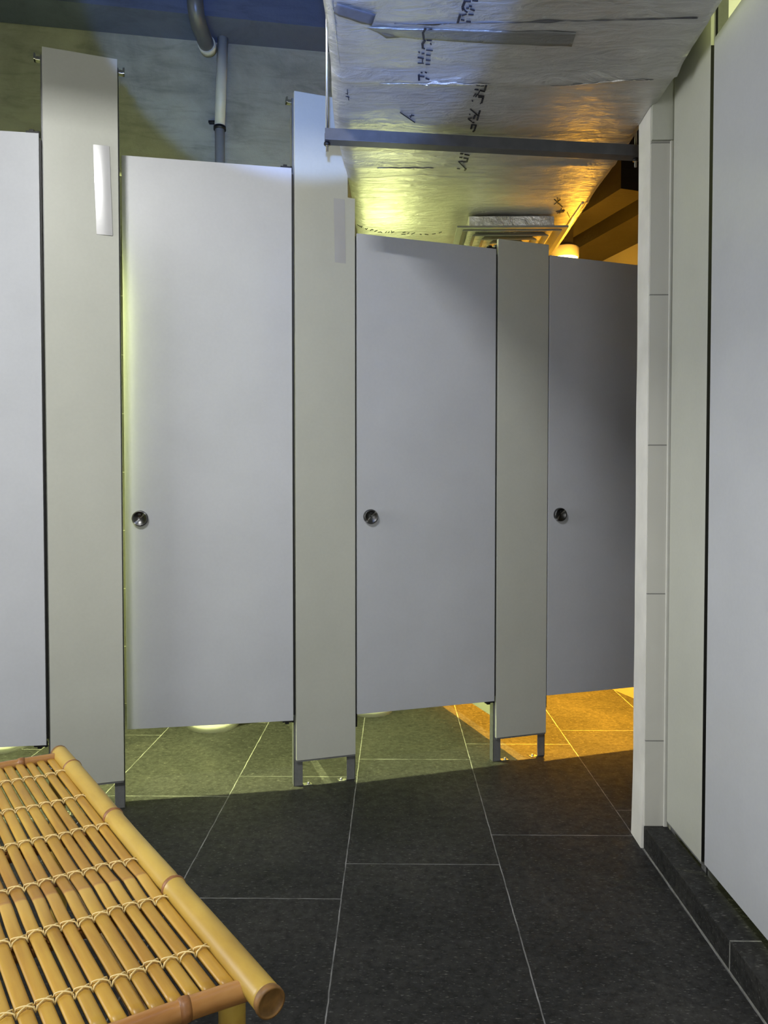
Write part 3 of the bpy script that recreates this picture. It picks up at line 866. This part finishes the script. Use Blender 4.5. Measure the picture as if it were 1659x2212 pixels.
# slats
NS = 18
x = -0.0290
slat_x = []
for i in range(NS):
    w = 0.0188 + random.uniform(-0.0012, 0.0012)
    jit = random.uniform(-0.0006, 0.0006)
    slat_x.append((x, w))
    m = MB()
    yn = 0.418 - 0.20 * x + random.uniform(-0.004, 0.004)
    rows = []
    N = 44
    skew = random.uniform(-0.0015, 0.0015)
    for k in range(N + 1):
        ya = 0.058 - x * 0.062 / 0.46; yb = 1.132 - x * 0.045 / 0.46
        y = ya + (yb - ya) * k / N
        kink = 0.0022 * math.exp(-((y - yn) / 0.05) ** 2) * (1 if i % 2 else 0.7)
        xc = x + skew * sin(y * 4 + i) + kink
        zt = 0.4235 + jit - 0.003 * sin(pi * (y - 0.05) / 1.06) + 0.0016 * math.exp(-((y - yn) / 0.006) ** 2)
        hw = w / 2 * (1 + 0.04 * noise.noise(Vector((i * 3.1, y * 5, 0))))
        prof = []
        for q in range(7):
            f = q / 6 * 2 - 1
            prof.append((xc + hw * f, y, zt - 0.0016 * f * f * f * f - 0.0006 * f * f))
        prof.append((xc + hw * 0.92, y, zt - 0.0085)); prof.append((xc, y, zt - 0.0065)); prof.append((xc - hw * 0.92, y, zt - 0.0085))
        rows.append(prof)
    m.loft(rows, True)
    o = m.build('slat', M['slat'], bench)
    x -= 0.0240 + random.uniform(-0.0008, 0.0008)
# reed bindings: two strands crossing over every slat
for ri, y in enumerate((0.158, 0.334, 0.493, 0.670, 0.843, 1.016)):
    m = MB()
    for i, (x, w) in enumerate(slat_x):
        yj = y + random.uniform(-0.004, 0.004) - 0.0012 * sin(i * 1.3 + ri) - x * 0.065
        for sgn, lift in ((1, 0.0), (-1, 0.0011)):
            pts = []
            for q in range(11):
                f = q / 10 * 2 - 1
                zz = 0.4252 + 0.0012 - 0.0026 * f * f + lift * (1 - f * f) - 0.003 * sin(pi * (y - 0.05) / 1.06)
                if abs(f) > 0.95:
                    zz -= 0.006
                pts.append((x + f * 0.0118, yj + sgn * f * 0.0066 + random.uniform(-0.0003, 0.0003), zz))
            m.tube(pts, 0.0012, 6)
        m.tube([(x - 0.0122, yj - 0.005, 0.4165), (x - 0.0122, yj + 0.001, 0.4205), (x - 0.0122, yj + 0.006, 0.4165)], 0.0011, 6)
    m.build('reed_binding', M['reed'], bench)
# supports and legs
for y in (0.36, 0.70):
    pole((-0.02, y, 0.394), (-BW + 0.02, y, 0.394), 0.0125, [0.5], 'cross_support', M['endrail'], 14, 16)
for lx in (-0.020, -BW + 0.020):
    for ly in (0.076, 1.10):
        pole((lx, ly, 0.0), (lx, ly, 0.400), 0.0190, [0.3, 0.8], 'leg', M['rail'], 20, 30, 0.08)
for lx in (-0.020, -BW + 0.020):
    pole((lx, 0.076, 0.14), (lx, 1.10, 0.14), 0.015, [0.4, 0.7], 'stretcher', M['endrail'], 14, 20)

# ------------------------------------------------------------------ room lights and added fills
LX, LYY, LZ = -0.92, 0.22, 3.0
fx = thing('unseen_boxed_lamp', 'unseen ceiling light in a black box added to cut its light', 'lamp', (LX, LYY, LZ), A)  # lamp inferred from its reflection; box added to shape the shadow edge
m = MB()
m.box((-0.60, 0.33, -0.09), (0.60, 0.345, 0.10)); m.box((-0.60, -0.345, -0.09), (0.60, -0.33, 0.10))
m.box((-0.60, -0.33, -0.09), (-0.585, 0.33, 0.10)); m.box((0.585, -0.33, -0.09), (0.60, 0.33, 0.10))
m.box((-0.585, -0.33, 0.085), (0.585, 0.33, 0.10)); m.build('housing', M['black'], fx)
m = MB(); m.box((-0.22, -0.03, 0.012), (0.22, 0.03, 0.03), 0.004); m.build('light_tube', M['lamp_white'], fx)
for x in (-0.5, 0.5):
    m = MB(); m.tube([(x, 0, 0.10), (x, 0, 1.1)], 0.005, 8); m.build('suspension_rod', M['steel'], fx)
l = area('main_light', (LX, LYY, LZ + 0.005), (LX, LYY, 0), 0.44, 0.04, (1.0, 0.995, 0.97), 56.0)
l.rotation_euler = (radians(22), 0, A)
area('wall_fill_light', (0.2, -1.9, 1.4), (0.2, 2.0, 1.5), 1.2, 1.6, (0.97, 0.98, 1.0), 20.0)
area('side_fill_light', (-3.2, 1.15, 1.55), (0.8, 1.3, 1.2), 1.0, 1.4, (0.97, 0.975, 1.0), 33.0, radians(130))

sp = bpy.data.lights.new('flare_spot', 'SPOT'); sp.color = (0.25, 0.42, 1.0); sp.energy = 440.0; sp.spot_size = radians(28.5); sp.spot_blend = 0.10; sp.shadow_soft_size = 0.03  # added spot standing in for a blue lens flare band
so = bpy.data.objects.new('flare_spot', sp); so.location = (-0.02, -0.20, 1.25)
so.rotation_euler = (Vector((-0.47, 4.2, 4.07)) - Vector(so.location)).to_track_quat('-Z', 'Y').to_euler(); link(so)

# ------------------------------------------------------------------ camera, world, view
w = bpy.data.worlds.new('World'); S.world = w; w.use_nodes = True
w.node_tree.nodes['Background'].inputs['Color'].default_value = (0.02, 0.022, 0.03, 1)
w.node_tree.nodes['Background'].inputs['Strength'].default_value = 0.3
cam = bpy.data.cameras.new('camera')
cam.sensor_fit = 'HORIZONTAL'; cam.sensor_width = 36.0; cam.lens = 1600 / 1659 * 36.0; cam.clip_start = 0.02
co = bpy.data.objects.new('camera', cam)
co.location = (0, 0, 1.1)
co.rotation_euler = (radians(90 - 1.575), 0, radians(0.77))
link(co)
S.camera = co
S.view_settings.view_transform = 'Standard'
S.view_settings.look = 'None'
S.view_settings.gamma = 1.0
S.view_settings.use_curve_mapping = False
S.view_settings.exposure = 0.0
